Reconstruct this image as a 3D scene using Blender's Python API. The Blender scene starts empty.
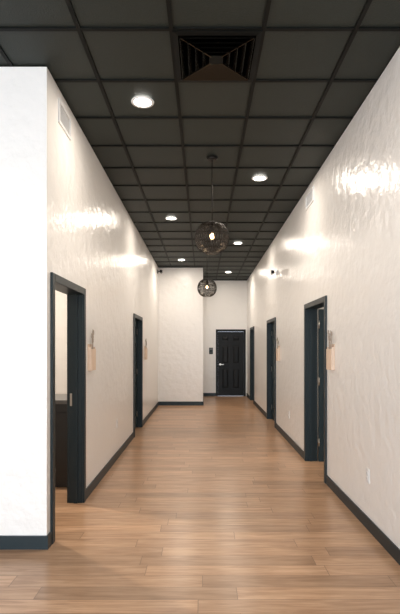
import bpy, bmesh, math, random
from mathutils import Vector, Matrix
random.seed(3)
S = bpy.context.scene
F=478.0; CH=1.5; H=3.6
XL=-1.167; XR=1.37; T=0.13
YF=3.57; YB1=12.5; YB2=14.9; YS=-5.0; XO=-6.0; XRO=5.0

# ---------------------------------------------------------------- materials
def mat(name, col, rough=0.5, metal=0.0, bump=None, emit=None, estr=0.0, var=0.0, vscale=5.0, spec=None):
    m=bpy.data.materials.new(name); m.use_nodes=True
    nt=m.node_tree; b=nt.nodes['Principled BSDF']
    b.inputs['Base Color'].default_value=(*col,1); b.inputs['Roughness'].default_value=rough
    b.inputs['Metallic'].default_value=metal
    if spec is not None: b.inputs['Specular IOR Level'].default_value=spec
    tc=nt.nodes.new('ShaderNodeTexCoord')
    if var>0:
        n=nt.nodes.new('ShaderNodeTexNoise'); n.inputs['Scale'].default_value=vscale; n.inputs['Detail'].default_value=5
        nt.links.new(tc.outputs['Object'],n.inputs['Vector'])
        mx=nt.nodes.new('ShaderNodeMix'); mx.data_type='RGBA'
        mx.inputs[6].default_value=(*[c*(1-var) for c in col],1); mx.inputs[7].default_value=(*[min(1,c*(1+var)) for c in col],1)
        nt.links.new(n.outputs['Fac'],mx.inputs[0]); nt.links.new(mx.outputs[2],b.inputs['Base Color'])
    if bump:
        n=nt.nodes.new('ShaderNodeTexNoise'); n.inputs['Scale'].default_value=bump[0]; n.inputs['Detail'].default_value=4
        nt.links.new(tc.outputs['Object'],n.inputs['Vector'])
        bp=nt.nodes.new('ShaderNodeBump'); bp.inputs['Strength'].default_value=bump[1]; bp.inputs['Distance'].default_value=bump[2]
        nt.links.new(n.outputs['Fac'],bp.inputs['Height']); nt.links.new(bp.outputs['Normal'],b.inputs['Normal'])
    if emit:
        b.inputs['Emission Color'].default_value=(*emit,1); b.inputs['Emission Strength'].default_value=estr
    return m
M_wall=mat('wall_paint',(0.86,0.84,0.815),0.28,bump=(8,0.85,0.016),var=0.008,vscale=3)
M_teal=mat('trim_paint',(0.009,0.019,0.024),0.42,spec=0.35,bump=(60,0.05,0.002))
M_leaf=mat('door_paint',(0.012,0.028,0.035),0.45,spec=0.4,bump=(60,0.05,0.002))
M_black=mat('door_black',(0.003,0.0035,0.004),0.45,spec=0.25)
M_tile=mat('ceiling_tile',(0.017,0.023,0.019),0.6,spec=0.4,bump=(90,0.5,0.004),var=0.2,vscale=60)
M_grid=mat('ceiling_grid_metal',(0.003,0.004,0.0035),0.6,spec=0.15)
M_vent=mat('diffuser_metal',(0.040,0.036,0.028),0.22,metal=0.9)
M_gapshade=mat('diffuser_gap_shade',(0.001,0.001,0.001),0.9,spec=0.0)  # near-black colour standing in for the shaded hollow behind the diffuser
M_white=mat('white_plastic',(0.78,0.78,0.78),0.35)
M_grey=mat('grey_slot',(0.12,0.12,0.12),0.6)
M_slot=mat('register_slot',(0.16,0.16,0.16),0.6)
M_bronze=mat('bronze_metal',(0.015,0.012,0.010),0.45,metal=0.2,spec=0.25)
M_brass=mat('satin_nickel',(0.45,0.42,0.38),0.3,metal=1.0)
M_lamp=mat('lamp_disc',(1,1,1),0.5,emit=(1,0.95,0.87),estr=10)
M_bulb=mat('bulb_glow',(1,0.8,0.55),0.4,emit=(1,0.66,0.36),estr=5)
M_wood=mat('light_wood',(0.74,0.57,0.44),0.5,var=0.12,vscale=14)
M_dry=mat('dried_stems',(0.36,0.30,0.25),0.9,var=0.3,vscale=40)
M_desk=mat('desk_laminate',(0.010,0.011,0.013),0.35,var=0.2)
M_top=mat('desk_top',(0.10,0.10,0.10),0.3,var=0.2)
M_glasslens=mat('lens',(0.01,0.01,0.012),0.1)

def floor_mat():
    m=bpy.data.materials.new('oak_plank_floor'); m.use_nodes=True; nt=m.node_tree; b=nt.nodes['Principled BSDF']; L=nt.links.new
    tc=nt.nodes.new('ShaderNodeTexCoord')
    RH=0.15
    sep=nt.nodes.new('ShaderNodeSeparateXYZ'); L(tc.outputs['Object'],sep.inputs[0])
    dv=nt.nodes.new('ShaderNodeMath'); dv.operation='DIVIDE'; L(sep.outputs['Y'],dv.inputs[0]); dv.inputs[1].default_value=RH
    fl=nt.nodes.new('ShaderNodeMath'); fl.operation='FLOOR'; L(dv.outputs[0],fl.inputs[0])
    wn=nt.nodes.new('ShaderNodeTexWhiteNoise'); wn.noise_dimensions='1D'; L(fl.outputs[0],wn.inputs['W'])
    ad=nt.nodes.new('ShaderNodeMath'); ad.operation='MULTIPLY_ADD'; L(wn.outputs['Value'],ad.inputs[0]); ad.inputs[1].default_value=1.22; L(sep.outputs['X'],ad.inputs[2])
    cmb=nt.nodes.new('ShaderNodeCombineXYZ'); L(ad.outputs[0],cmb.inputs['X']); L(sep.outputs['Y'],cmb.inputs['Y'])
    br=nt.nodes.new('ShaderNodeTexBrick')
    br.offset=0.0; br.offset_frequency=2
    br.inputs['Scale'].default_value=1.0; br.inputs['Mortar Size'].default_value=0.0018; br.inputs['Mortar Smooth'].default_value=0.1
    br.inputs['Brick Width'].default_value=1.22; br.inputs['Row Height'].default_value=RH; br.inputs['Bias'].default_value=0
    br.inputs['Color1'].default_value=(0.0,0,0,1); br.inputs['Color2'].default_value=(1,1,1,1); br.inputs['Mortar'].default_value=(0.5,0.5,0.5,1)
    L(cmb.outputs[0],br.inputs['Vector'])
    def grain(sx,sy,det,dist):
        mp=nt.nodes.new('ShaderNodeMapping'); mp.inputs['Scale'].default_value=(sx,sy,1); L(tc.outputs['Object'],mp.inputs['Vector'])
        add=nt.nodes.new('ShaderNodeVectorMath'); add.operation='MULTIPLY_ADD'
        L(br.outputs['Color'],add.inputs[0]); add.inputs[1].default_value=(17,11,23); L(mp.outputs['Vector'],add.inputs[2])
        n=nt.nodes.new('ShaderNodeTexNoise'); n.inputs['Scale'].default_value=1.0; n.inputs['Detail'].default_value=det; n.inputs['Roughness'].default_value=0.6; n.inputs['Distortion'].default_value=dist
        L(add.outputs[0],n.inputs['Vector']); return n
    n1=grain(2.2,24,4,0.8); n2=grain(5,100,3,0.2)
    mixn=nt.nodes.new('ShaderNodeMix'); mixn.data_type='FLOAT'; mixn.inputs[0].default_value=0.35
    L(n1.outputs['Fac'],mixn.inputs[2]); L(n2.outputs['Fac'],mixn.inputs[3])
    cr=nt.nodes.new('ShaderNodeValToRGB'); e=cr.color_ramp.elements
    e[0].position=0.32; e[0].color=(0.31,0.168,0.092,1); e[1].position=0.68; e[1].color=(0.60,0.39,0.25,1)
    x=e.new(0.5); x.color=(0.46,0.275,0.162,1)
    L(mixn.outputs[0],cr.inputs['Fac'])
    hv=nt.nodes.new('ShaderNodeMapRange'); hv.inputs['To Min'].default_value=0.80; hv.inputs['To Max'].default_value=1.16
    L(br.outputs['Color'],hv.inputs['Value'])
    mul=nt.nodes.new('ShaderNodeVectorMath'); mul.operation='SCALE'; L(cr.outputs['Color'],mul.inputs[0]); L(hv.outputs['Result'],mul.inputs['Scale'])
    mx=nt.nodes.new('ShaderNodeMix'); mx.data_type='RGBA'; L(br.outputs['Fac'],mx.inputs[0]); L(mul.outputs[0],mx.inputs[6]); mx.inputs[7].default_value=(0.17,0.095,0.055,1)
    L(mx.outputs[2],b.inputs['Base Color'])
    b.inputs['Roughness'].default_value=0.28
    bp=nt.nodes.new('ShaderNodeBump'); bp.inputs['Strength'].default_value=0.12; bp.inputs['Distance'].default_value=0.002; L(mixn.outputs[0],bp.inputs['Height']); L(bp.outputs['Normal'],b.inputs['Normal'])
    return m
M_floor=floor_mat()

# ---------------------------------------------------------------- helpers
def addbox(bm,a,b,mi=0,bev=0):
    x0,x1=sorted((a[0],b[0]));y0,y1=sorted((a[1],b[1]));z0,z1=sorted((a[2],b[2]))
    r=bmesh.ops.create_cube(bm,size=1.0)
    vs=r['verts']
    for v in vs: v.co=Vector(((x0+x1)/2+v.co.x*(x1-x0),(y0+y1)/2+v.co.y*(y1-y0),(z0+z1)/2+v.co.z*(z1-z0)))
    fs={f for v in vs for f in v.link_faces}
    for f in fs: f.material_index=mi
    if bev>0:
        es=list({e for v in vs for e in v.link_edges})
        r=bmesh.ops.bevel(bm,geom=es,offset=bev,segments=2,affect='EDGES',profile=0.5)
        for f in r['faces']: f.material_index=mi
def addcyl(bm,c,r1,r2,h,axis='Z',seg=24,mi=0):
    r=bmesh.ops.create_cone(bm,cap_ends=True,segments=seg,radius1=r1,radius2=r2,depth=h)
    R={'Z':Matrix(),'X':Matrix.Rotation(math.pi/2,4,'Y'),'Y':Matrix.Rotation(-math.pi/2,4,'X')}[axis]
    for v in r['verts']: v.co=(R@v.co)+Vector(c)
    for f in {f for v in r['verts'] for f in v.link_faces}: f.material_index=mi; f.smooth=len(f.verts)==4
def addsph(bm,c,r,mi=0,sc=(1,1,1),u=20,v=12):
    q=bmesh.ops.create_uvsphere(bm,u_segments=u,v_segments=v,radius=r)
    for w in q['verts']: w.co=Vector((w.co.x*sc[0],w.co.y*sc[1],w.co.z*sc[2]))+Vector(c)
    for f in {f for w in q['verts'] for f in w.link_faces}: f.material_index=mi; f.smooth=True
def finish(name,bm,mats,parent=None):
    me=bpy.data.meshes.new(name); bm.to_mesh(me); bm.free()
    for m in mats: me.materials.append(m)
    o=bpy.data.objects.new(name,me); S.collection.objects.link(o)
    if parent: o.parent=parent
    return o
def boxes(name,lst,m,parent=None,bev=0):
    bm=bmesh.new()
    for a,b in lst: addbox(bm,a,b,0,bev)
    return finish(name,bm,[m],parent)
def empty(name,loc=(0,0,0)):
    o=bpy.data.objects.new(name,None); S.collection.objects.link(o); o.empty_display_size=0.1; o.location=loc; return o
def put(o,parent):   # parent, keep world coordinates
    o.parent=parent; o.matrix_parent_inverse=Matrix.Translation(parent.location).inverted()

# ---------------------------------------------------------------- room shell
boxes('floor',[((XO,YS,-0.1),(XRO,YB2+T,0))],M_floor)
def wallY(name,x0,x1,y0,y1,holes):   # wall running along Y with door holes [(ya,yb,ztop)]
    l=[];y=y0
    for a,b,zt in holes:
        l.append(((x0,y,0),(x1,a,H))); l.append(((x0,a,zt),(x1,b,H))); y=b
    l.append(((x0,y,0),(x1,y1,H)))
    return boxes(name,l,M_wall)
CW=0.065; DT=2.08; IN=0.045
DL=[(3.65,4.69),(8.0,9.1)]
DR=[(5.28,6.40),(8.97,10.15),(12.75,13.8)]
hl=[(a+IN,b-IN,DT-IN) for a,b in DL]; hr=[(a+IN,b-IN,DT-IN) for a,b in DR]
wallY('wall_left',XL-T,XL,YF+T-0.005,YB1,hl)
boxes('wall_left_front',[((XO,YF,0),(XL,YF+T-0.005,H))],M_wall)
wallY('wall_right',XR,XR+T,YS,YB2,hr)
boxes('wall_end_left',[((XL-T,YB1,0),(0.0,YB1+T,H)),((-T,YB1+T,0),(0.0,YB2,H))],M_wall)
FD=(0.40,1.33)   # far door outer casing
boxes('wall_back',[((XO,YB2,0),(FD[0]+IN,YB2+T,H)),((FD[1]-IN,YB2,0),(XRO,YB2+T,H)),((FD[0]+IN,YB2,DT-IN),(FD[1]-IN,YB2+T,H))],M_wall)
boxes('wall_outer_left',[((XO-T,YS,0),(XO,YB2+T,H))],M_wall)
boxes('wall_outer_right',[((XRO,YS,0),(XRO+T,YB2+T,H))],M_wall)
boxes('wall_partition_left',[((XO,7.0,0),(XL-T,7.1,H))],M_wall)
boxes('wall_partition_right',[((XR+T,7.6,0),(XRO,7.7,H)),((XR+T,3.8,0),(XRO,3.9,H))],M_wall)
# storefront wall behind the viewpoint with windows
wz0,wz1=0.3,3.1
l=[((XO,YS-T,0),(XRO,YS,wz0)),((XO,YS-T,wz1),(XRO,YS,H))]
for x in (XO,-3.7,-1.3,1.1): l.append(((x,YS-T,wz0),(x+0.25,YS,wz1)))
l.append(((1.37,YS-T,wz0),(XRO,YS,wz1)))
boxes('wall_storefront',l,M_wall)
for i,(a,b) in enumerate([(-5.75,-3.7),(-3.45,-1.3),(-1.05,1.1)]):
    f=[];yy=(YS-0.09,YS-0.04)
    f+=[((a,yy[0],wz0),(a+.05,yy[1],wz1)),((b-.05,yy[0],wz0),(b,yy[1],wz1)),((a+.05,yy[0],wz0),(b-.05,yy[1],wz0+.05)),((a+.05,yy[0],wz1-.05),(b-.05,yy[1],wz1)),((a+.05,yy[0],2.2),(b-.05,yy[1],2.25))]
    boxes(f'window_{i+1}',f,M_grid)
# ceiling: tiles + T-bar grid
bm=bmesh.new()
addbox(bm,(XO,YS,H+0.012),(XRO,YB2+T,H+0.1),0)
g=0.61; bw=0.014
xs=[-0.21+k*g for k in range(-9,9)]; ys=[3.157+k*g for k in range(-13,20)]
for x in xs:
    if XO<x-bw and x+bw<XRO: addbox(bm,(x-bw,YS,H),(x+bw,YB2,H+0.012),1)
for y in ys:
    if YS<y-bw and y+bw<YB2: addbox(bm,(XO,y-bw,H+0.001),(XRO,y+bw,H+0.012),1)
finish('ceiling',bm,[M_tile,M_grid])

# baseboards
BH=0.10;BT=0.014
def bbY(name,x,sgn,segs):
    boxes(name,[((x,a,0),(x+sgn*BT,b,BH)) for a,b in segs],M_teal,bev=0.003)
bbY('baseboard_left',XL,1,[(DL[0][1],DL[1][0]),(DL[1][1],YB1-BT)])
bbY('baseboard_right',XR,-1,[(YS,DR[0][0]),(DR[0][1],DR[1][0]),(DR[1][1],DR[2][0]),(DR[2][1],YB2-BT)])
boxes('baseboard_front',[((XO,YF-BT,0),(XL+BT,YF,BH)),((XL,YF,0),(XL+BT,DL[0][0],BH))],M_teal)
boxes('baseboard_end',[((XL+BT,YB1-BT,0),(BT,YB1,BH)),((0,YB1,0),(BT,YB2-BT,BH))],M_teal)
boxes('baseboard_back',[((BT,YB2-BT,0),(FD[0],YB2,BH))],M_teal)
boxes('trim_1',[((XO,6.985,0),(XL-T,7.0,BH))],M_teal)

# ---------------------------------------------------------------- doors
def sixpanel(bm,w,h,t,mi=0):
    """leaf in local coords: x 0..w, y 0..t, z 0..h ; recessed, bevelled raised panels on both faces"""
    st=0.11; mid=0.1; pw=(w-2*st-mid)/2; d=0.013
    rows=[(0.22,0.86),(1.0,1.58),(1.70,h-0.12)]
    addbox(bm,(0,d,0),(w,t-d,h),mi)
    for y0,y1 in((0,d),(t-d,t)):
        addbox(bm,(0,y0,0),(st,y1,h),mi); addbox(bm,(w-st,y0,0),(w,y1,h),mi); addbox(bm,(st+pw,y0,0),(st+pw+mid,y1,h),mi)
        zs=[0]+[z for r in rows for z in r]+[h]
        for k in range(0,len(zs),2):
            for xa in(st,st+pw+mid): addbox(bm,(xa,y0,zs[k]),(xa+pw,y1,zs[k+1]),mi)
        for (za,zb) in rows:
            for xa in(st,st+pw+mid):
                o=.03; q=.065
                yb,yt=(d,0.002) if y0==0 else (t-d,t-0.002)
                A=[bm.verts.new(p) for p in((xa+o,yb,za+o),(xa+pw-o,yb,za+o),(xa+pw-o,yb,zb-o),(xa+o,yb,zb-o))]
                B=[bm.verts.new(p) for p in((xa+q,yt,za+q),(xa+pw-q,yt,za+q),(xa+pw-q,yt,zb-q),(xa+q,yt,zb-q))]
                for k in range(4): bm.faces.new((A[k],A[(k+1)%4],B[(k+1)%4],B[k])).material_index=mi
                bm.faces.new(B).material_index=mi; bm.faces.new(A[::-1]).material_index=mi
def lever(bm,x,z,t,mi,dirx):
    for y,s in((0,-1),(t,1)):
        addcyl(bm,(x,y+s*0.006,z),0.03,0.028,0.012,'Y',20,mi)
        addcyl(bm,(x,y+s*0.03,z),0.011,0.011,0.05,'Y',14,mi)
        addbox(bm,(x-0.01 if dirx>0 else x+0.01,y+s*0.046,z-0.009),(x+dirx*0.11,y+s*0.062,z+0.009),mi,0.004)
def side_door(name,side,y0,y1,open_leaf):
    X=XL if side<0 else XR
    s=-1 if side>0 else 1
    root=empty(name,(X,(y0+y1)/2,0))
    c=[]
    for xa,xb in ((X,X+s*0.02),(X-s*T,X-s*(T+0.02))):
        c+=[((xa,y0,0),(xb,y0+CW,DT)),((xa,y1-CW,0),(xb,y1,DT)),((xa,y0+CW,DT-CW),(xb,y1-CW,DT))]
    put(boxes('casing',c,M_teal,bev=0.004),root)
    a=y0+IN;b=y1-IN;zt=DT-IN;jt=0.02
    j=[((X,a,0),(X-s*T,a+jt,zt)),((X,b-jt,0),(X-s*T,b,zt)),((X,a+jt,zt-jt),(X-s*T,b-jt,zt))]
    st=0.045
    j+=[((X-s*st,a+jt,0),(X-s*(st+.035),a+jt+.012,zt-jt)),((X-s*st,b-jt-.012,0),(X-s*(st+.035),b-jt,zt-jt))]
    put(boxes('jamb',j,M_teal),root)
    w=b-a-2*jt-0.006; h=zt-jt-0.012
    bm=bmesh.new(); sixpanel(bm,w,h,0.04)
    lever(bm,w-0.07,0.98,0.04,1,-1)
    for z in(0.25,1.05,1.8): addcyl(bm,(0.0,-0.006,z),0.010,0.010,0.10,'Z',10,1)
    if open_leaf:
        if s<0: M=Matrix.Translation((X+T+0.025,b-jt-0.045,0.008))
        else: M=Matrix(((-1,0,0,X-T-0.025),(0,1,0,b-jt-0.045),(0,0,1,0.008),(0,0,0,1)))
    else:
        xx=X-s*(T-0.045)
        M=Matrix(((0,-s,0,xx),(-1,0,0,b-jt-0.003),(0,0,1,0.008),(0,0,0,1)))
    bmesh.ops.transform(bm,matrix=M,verts=bm.verts)
    bmesh.ops.recalc_face_normals(bm,faces=bm.faces)
    put(finish('leaf',bm,[M_leaf,M_brass]),root)
# door_1 is a cased opening without visible leaf
def cased(name,y0,y1):
    X=XL;root=empty(name,(X,(y0+y1)/2,0));c=[]
    for xa,xb in ((X,X+0.02),(X-T,X-T-0.02)):
        if xb<xa: 
            c+=[((xa,y1-CW,0),(xb,y1,DT)),((xa,y0+CW,DT-CW),(xb,y1-CW,DT))]
        else: c+=[((xa,y0,0),(xb,y0+CW,DT)),((xa,y1-CW,0),(xb,y1,DT)),((xa,y0+CW,DT-CW),(xb,y1-CW,DT))]
    put(boxes('casing',c,M_teal,bev=0.004),root)
    a=y0+IN;b=y1-IN;zt=DT-IN;jt=0.02
    j=[((X,a,0),(X-T,a+jt,zt)),((X,b-jt,0),(X-T,b,zt)),((X,a+jt,zt-jt),(X-T,b-jt,zt)),
       ((X-.045,b-jt-.012,0),(X-.08,b-jt,zt-jt)),((X-.045,a+jt,0),(X-.08,a+jt+.012,zt-jt))]
    put(boxes('jamb',j,M_teal),root)
    put(boxes('strike_plate',[((X-.10,b-jt-.003,.94),(X-.12,b-jt,1.06))],M_brass),root)
cased('door_1',*DL[0])
side_door('door_2',-1,*DL[1],False)
side_door('door_3',1,*DR[0],True)
side_door('door_4',1,*DR[1],False)
side_door('door_5',1,*DR[2],False)
# far door
root=empty('door_6',((FD[0]+FD[1])/2,YB2,0))
a,b=FD
put(boxes('casing',[((a,YB2,0),(a+CW,YB2-.02,DT)),((b-CW,YB2,0),(b,YB2-.02,DT)),((a+CW,YB2,DT-CW),(b-CW,YB2-.02,DT))],M_black,bev=0.004),root)
put(boxes('jamb',[((a+IN,YB2,0),(a+IN+.02,YB2+T,DT-IN)),((b-IN-.02,YB2,0),(b-IN,YB2+T,DT-IN)),((a+IN+.02,YB2,DT-IN-.02),(b-IN-.02,YB2+T,DT-IN))],M_black),root)
bm=bmesh.new(); w=b-a-2*IN-.046; sixpanel(bm,w,DT-IN-.035,0.04); lever(bm,0.07,0.98,0.04,1,1)
bmesh.ops.transform(bm,matrix=Matrix.Translation((a+IN+.023,YB2+0.03,0.008)),verts=bm.verts)
bmesh.ops.recalc_face_normals(bm,faces=bm.faces)
put(finish('leaf',bm,[M_black,M_brass]),root)

# ---------------------------------------------------------------- ceiling diffuser
cx=-0.21+g/2; cy=3.157+g/2
bm=bmesh.new()
def ringf(bm,s0,z0,s1,z1,mi=0,th=0.003):
    for k in range(4):
        R=Matrix.Rotation(k*math.pi/2,4,'Z')
        pts=[(-s0,-s0,z0),(s0,-s0,z0),(s1,-s1,z1),(-s1,-s1,z1)]
        lo=[bm.verts.new(Vector((cx,cy,0))+R@Vector(p)) for p in pts]
        hi=[bm.verts.new(Vector((cx,cy,th))+R@Vector(p)) for p in pts]
        for q in ([lo[0],lo[1],lo[2],lo[3]],[hi[3],hi[2],hi[1],hi[0]],[lo[0],lo[1],hi[1],hi[0]],[lo[2],lo[3],hi[3],hi[2]]):
            f=bm.faces.new(q); f.material_index=mi
ringf(bm,0.300,H-0.004,0.264,H-0.010,2)
for k,s in enumerate((0.258,0.206,0.154,0.102)):
    ringf(bm,s-0.004,H-0.022,s-0.026,H+0.004)
ringf(bm,0.050,H-0.016,0.001,H-0.016,2)
for k in range(4):
    R=Matrix.Rotation(math.pi/4+k*math.pi/2,4,'Z')
    r=bmesh.ops.create_cube(bm,size=1)
    for v in r['verts']: v.co=R@Vector((0.2+v.co.x*0.30,v.co.y*0.006,v.co.z*0.012))+Vector((cx,cy,H-0.012))
bmesh.ops.recalc_face_normals(bm,faces=bm.faces)
addbox(bm,(cx-.285,cy-.285,H+.008),(cx+.285,cy+.285,H+.011),1)  # black plate paints the dark seen through the blade gaps
finish('ceiling_air_diffuser',bm,[M_vent,M_gapshade,M_grid])

# ---------------------------------------------------------------- recessed lights
def downlight(x,y,power,vis=True):
    bm=bmesh.new()
    n=40
    prof=[(0.098,H-0.0005),(0.096,H-0.006),(0.080,H-0.008),(0.074,H-0.004)]
    rings=[[bm.verts.new((x+r*math.cos(2*math.pi*i/n),y+r*math.sin(2*math.pi*i/n),z)) for i in range(n)] for r,z in prof]
    for p,q in zip(rings,rings[1:]):
        for i in range(n): f=bm.faces.new((p[i],p[(i+1)%n],q[(i+1)%n],q[i])); f.smooth=True
    f=bm.faces.new(rings[-1]); f.material_index=1
    o=finish('recessed_downlight',bm,[M_white,M_lamp])
    ld=bpy.data.lights.new('downlight_lamp','AREA'); ld.shape='DISK'; ld.size=0.14; ld.energy=power; ld.color=(1,0.89,0.76)
    lo=bpy.data.objects.new('lamp',ld); S.collection.objects.link(lo); lo.location=(x,y,H-0.012); put(lo,o)
PW=15
for x,y in [(0.70,2.24),(-0.515,4.08),(0.70,5.91),(-0.515,7.74),(0.70,9.57),(-0.515,11.40),(0.70,13.23)]:
    downlight(x,y,PW*(1.0 if y<11 else 1.3))
for x,y,p in [(-2.9,5.3,75),(3.2,5.3,35),(-2.9,0.4,18),(-2.9,9.5,30),(3.2,10.8,30)]: downlight(x,y,p)  # unseen lamps; the left-room one is added to brighten its wall

# ---------------------------------------------------------------- pendants
def pendant(x,y,zc,R=0.188):
    root=empty('globe_pendant_lamp',(x,y,zc))
    bm=bmesh.new()
    addcyl(bm,(x,y,H-0.015),0.045,0.065,0.03,'Z',32)
    addcyl(bm,(x,y,H-0.035),0.012,0.02,0.02,'Z',16)
    put(finish('canopy',bm,[M_bronze]),root)
    top=zc+R*0.94
    bm=bmesh.new(); addcyl(bm,(x,y,(H-0.04+top)/2),0.0055,0.0055,H-0.04-top,'Z',10)
    addcyl(bm,(x,y,top-0.005),0.035,0.02,0.03,'Z',24); addcyl(bm,(x,y,top-0.06),0.02,0.02,0.09,'Z',20)
    put(finish('rod_and_socket',bm,[M_bronze]),root)
    bm=bmesh.new(); addsph(bm,(x,y,zc+0.02),0.026,0,(1,1,1.3)); put(finish('bulb',bm,[M_bulb]),root)
    cu=bpy.data.curves.new('wire_globe','CURVE'); cu.dimensions='3D'; cu.bevel_depth=0.0030; cu.bevel_resolution=1
    N=38
    for fam in(1,-1):
        for k in range(N):
            sp=cu.splines.new('POLY'); m=22; sp.points.add(m-1)
            for i in range(m):
                th=math.radians(10)+(math.radians(160)-math.radians(10))*i/(m-1)
                ph=2*math.pi*k/N+fam*0.6*(i/(m-1))
                rr=R*math.sin(th)**0.8; zz=R*0.94*math.cos(th)
                sp.points[i].co=(rr*math.cos(ph),rr*math.sin(ph),zz,1)
    for th in (10,160,85,35,60,110,135):
        th=math.radians(th); sp=cu.splines.new('POLY'); sp.points.add(35); sp.use_cyclic_u=True
        for i in range(36):
            ph=2*math.pi*i/36; rr=R*math.sin(th)**0.8
            sp.points[i].co=(rr*math.cos(ph),rr*math.sin(ph),R*0.94*math.cos(th),1)
    cu.materials.append(M_bronze)
    o=bpy.data.objects.new('wire_globe',cu); S.collection.objects.link(o); o.parent=root
    ld=bpy.data.lights.new('pendant_light','POINT'); ld.energy=2.5; ld.color=(1,0.7,0.42); ld.shadow_soft_size=0.04
    lo=bpy.data.objects.new('light',ld); S.collection.objects.link(lo); lo.location=(0,0,-0.06); lo.parent=root
pendant(0.10,5.28,2.715); pendant(0.08,9.4,2.68)

# ---------------------------------------------------------------- wall things
def planter(side,y,z0,w=0.2,h=0.24):
    X=XL if side<0 else XR; s=1 if side<0 else -1
    dd=0.032
    bm=bmesh.new()
    addbox(bm,(X,y-w/2,z0),(X+s*0.008,y+w/2,z0+h+0.03),0,0.002)
    addbox(bm,(X+s*0.008,y-w/2,z0),(X+s*dd,y-w/2+.01,z0+h),0)
    addbox(bm,(X+s*0.008,y+w/2-.01,z0),(X+s*dd,y+w/2,z0+h),0)
    addbox(bm,(X+s*0.008,y-w/2+.01,z0),(X+s*dd,y+w/2-.01,z0+.01),0)
    addbox(bm,(X+s*dd,y-w/2,z0),(X+s*(dd+.008),y+w/2,z0+h-0.02),0,0.002)
    for k in range(14):
        yy=y+random.uniform(-w*.25,w*.25); hh=random.uniform(0.06,0.16); dx=random.uniform(0,0.015); dy=random.uniform(-.03,.03)
        b0=Vector((X+s*0.020,yy,z0+.015)); b1=Vector((X+s*(0.018+dx),yy+dy,z0+h+hh))
        d=b1-b0; L=d.length; q=d.to_track_quat('Z','Y').to_matrix().to_4x4()
        r=bmesh.ops.create_cone(bm,cap_ends=True,segments=6,radius1=.002,radius2=.0015,depth=L)
        for v in r['verts']: v.co=q@v.co+(b0+b1)/2
        for f in {f for v in r['verts'] for f in v.link_faces}: f.material_index=1
        r=bmesh.ops.create_uvsphere(bm,u_segments=8,v_segments=6,radius=1)
        for v in r['verts']: v.co=q@Vector((v.co.x*.006,v.co.y*.006,v.co.z*.03))+b1
        for f in {f for v in r['verts'] for f in v.link_faces}: f.material_index=1
    finish('wall_planter_with_dried_stems',bm,[M_wood,M_dry])
planter(-1,4.93,1.27); planter(1,5.06,1.27); planter(-1,9.6,1.27); planter(1,8.6,1.27)

def outlet(name,X,s,y,z,front=False,X0=0):
    bm=bmesh.new()
    def P(u,v,d): return (X+u,y-d,z+v) if front else (X+s*d,y+u,z+v)
    def bx(u0,u1,v0,v1,d0,d1,mi,bev=0): addbox(bm,P(u0,v0,d0),P(u1,v1,d1),mi,bev)
    bx(-.036,.036,-.058,.058,0,.006,0,.002)
    if name=='light_switch': bx(-.016,.016,-.033,.033,.006,.010,0,.001)
    else:
        for v in(-.022,.022):
            bx(-.016,.016,v-.014,v+.014,.006,.009,0,.001)
            bx(-.007,-.005,v-.005,v+.005,.009,.0095,1); bx(.005,.007,v-.005,v+.005,.009,.0095,1)
    finish(name,bm,[M_white,M_grey])
outlet('wall_outlet',XL,1,6.49,0.47); outlet('wall_outlet',XR,-1,3.97,0.44)
outlet('wall_outlet',XR,-1,7.6,0.44); outlet('light_switch',-1.49,0,YF,1.16,front=True)

def wallvent(side,y0,y1,z0,z1):
    X=XL if side<0 else XR; s=1 if side<0 else -1
    bm=bmesh.new(); fr=.022
    addbox(bm,(X,y0+fr,z0+fr),(X+s*.002,y1-fr,z1-fr),1)
    for a,b in(((y0,z0),(y1,z0+fr)),((y0,z1-fr),(y1,z1)),((y0,z0+fr),(y0+fr,z1-fr)),((y1-fr,z0+fr),(y1,z1-fr))):
        addbox(bm,(X,a[0],a[1]),(X+s*.012,b[0],b[1]),0)
    n=11
    for i in range(n):
        yy=y0+fr+(y1-y0-2*fr)*(i+.5)/n
        addbox(bm,(X+s*.002,yy-.004,z0+fr),(X+s*.005,yy+.004,z1-fr),0)
    finish('wall_air_register',bm,[M_white,M_slot])
wallvent(-1,3.85,4.19,3.32,3.51); wallvent(1,5.92,6.34,3.32,3.51)

def seccam(side,y,z,body,name):
    X=(XL if side<0 else XR); s=1 if side<0 else -1
    X+=s*0.001
    bm=bmesh.new()
    addcyl(bm,(X+s*.012,y,z),.05,.05,.024,'X',24,0)
    addcyl(bm,(X+s*.05,y,z),.014,.014,.07,'X',14,0)
    addsph(bm,(X+s*.085,y,z),.03,0)
    addcyl(bm,(X+s*.10,y-.04,z-.01),.034,.034,.15,'Y',24,0)
    addcyl(bm,(X+s*.10,y-.118,z-.01),.028,.030,.008,'Y',24,1)
    addbox(bm,(X+s*.065,y-.13,z+.022),(X+s*.135,y+.04,z+.028),0,.002)
    finish(name,bm,[body,M_glasslens])
seccam(-1,12.2,3.45,M_grey,'security_camera')
seccam(1,8.8,2.89,M_white,'security_camera')

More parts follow.
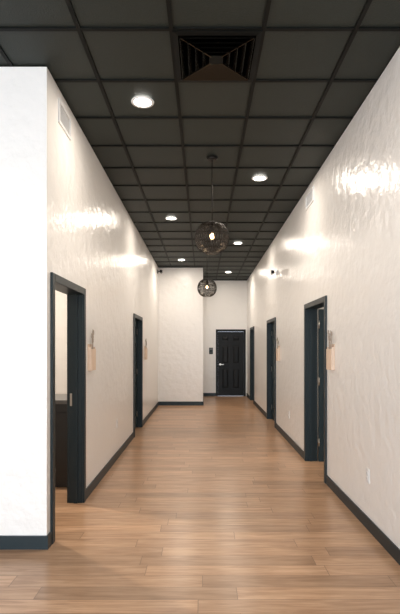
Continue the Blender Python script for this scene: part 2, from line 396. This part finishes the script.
# framed sign beside far door
bm=bmesh.new()
addbox(bm,(0.19,YB2-.012,1.31),(0.31,YB2,1.51),0,.003); addbox(bm,(0.205,YB2-.014,1.44),(0.295,YB2-.012,1.49),1)
addbox(bm,(0.21,YB2-.014,1.36),(0.29,YB2-.012,1.37),1)
finish('room_sign',bm,[M_teal,M_slot])

# reception desk in the left room
bm=bmesh.new()
dx0,dx1,dy=-3.2,-1.36,5.15
addbox(bm,(dx0,dy,0.0),(dx1,dy+.03,0.90),0)
addbox(bm,(dx0,dy+.03,0.0),(dx0+.03,dy+.65,0.90),0); addbox(bm,(dx1-.03,dy+.03,0.0),(dx1,dy+.65,0.90),0)
addbox(bm,(dx0-.02,dy-.03,0.90),(dx1+.02,dy+.68,0.94),1,.004)
for k in range(3):
    xa=dx0+.08+k*.58; addbox(bm,(xa,dy-.008,.12),(xa+.5,dy,.8),0,.002)
finish('reception_desk',bm,[M_desk,M_top])

# ---------------------------------------------------------------- lights
def area(name,loc,rot,sx,sy,p,col):
    ld=bpy.data.lights.new(name,'AREA'); ld.shape='RECTANGLE'; ld.size=sx; ld.size_y=sy; ld.energy=p; ld.color=col
    o=bpy.data.objects.new(name,ld); S.collection.objects.link(o); o.location=loc; o.rotation_euler=rot
area('window_daylight',(-2.4,YS+.02,1.7),(math.radians(90),0,0),6.6,2.7,470,(0.85,0.93,1.0))
w=bpy.data.worlds.new('World'); S.world=w; w.use_nodes=True
bg=w.node_tree.nodes['Background']; bg.inputs[0].default_value=(0.75,0.85,1,1); bg.inputs[1].default_value=1.5

cam=bpy.data.cameras.new('camera'); co=bpy.data.objects.new('camera',cam); S.collection.objects.link(co)
co.location=(0,0,CH); co.rotation_euler=(math.radians(90),0,0)
cam.sensor_fit='VERTICAL'; cam.sensor_height=36; cam.sensor_width=36; cam.lens=36*F/614
cam.shift_x=-3/614; cam.shift_y=41/614; cam.clip_start=0.05
S.camera=co
S.view_settings.view_transform='Standard'; S.view_settings.look='None'; S.view_settings.exposure=0.3
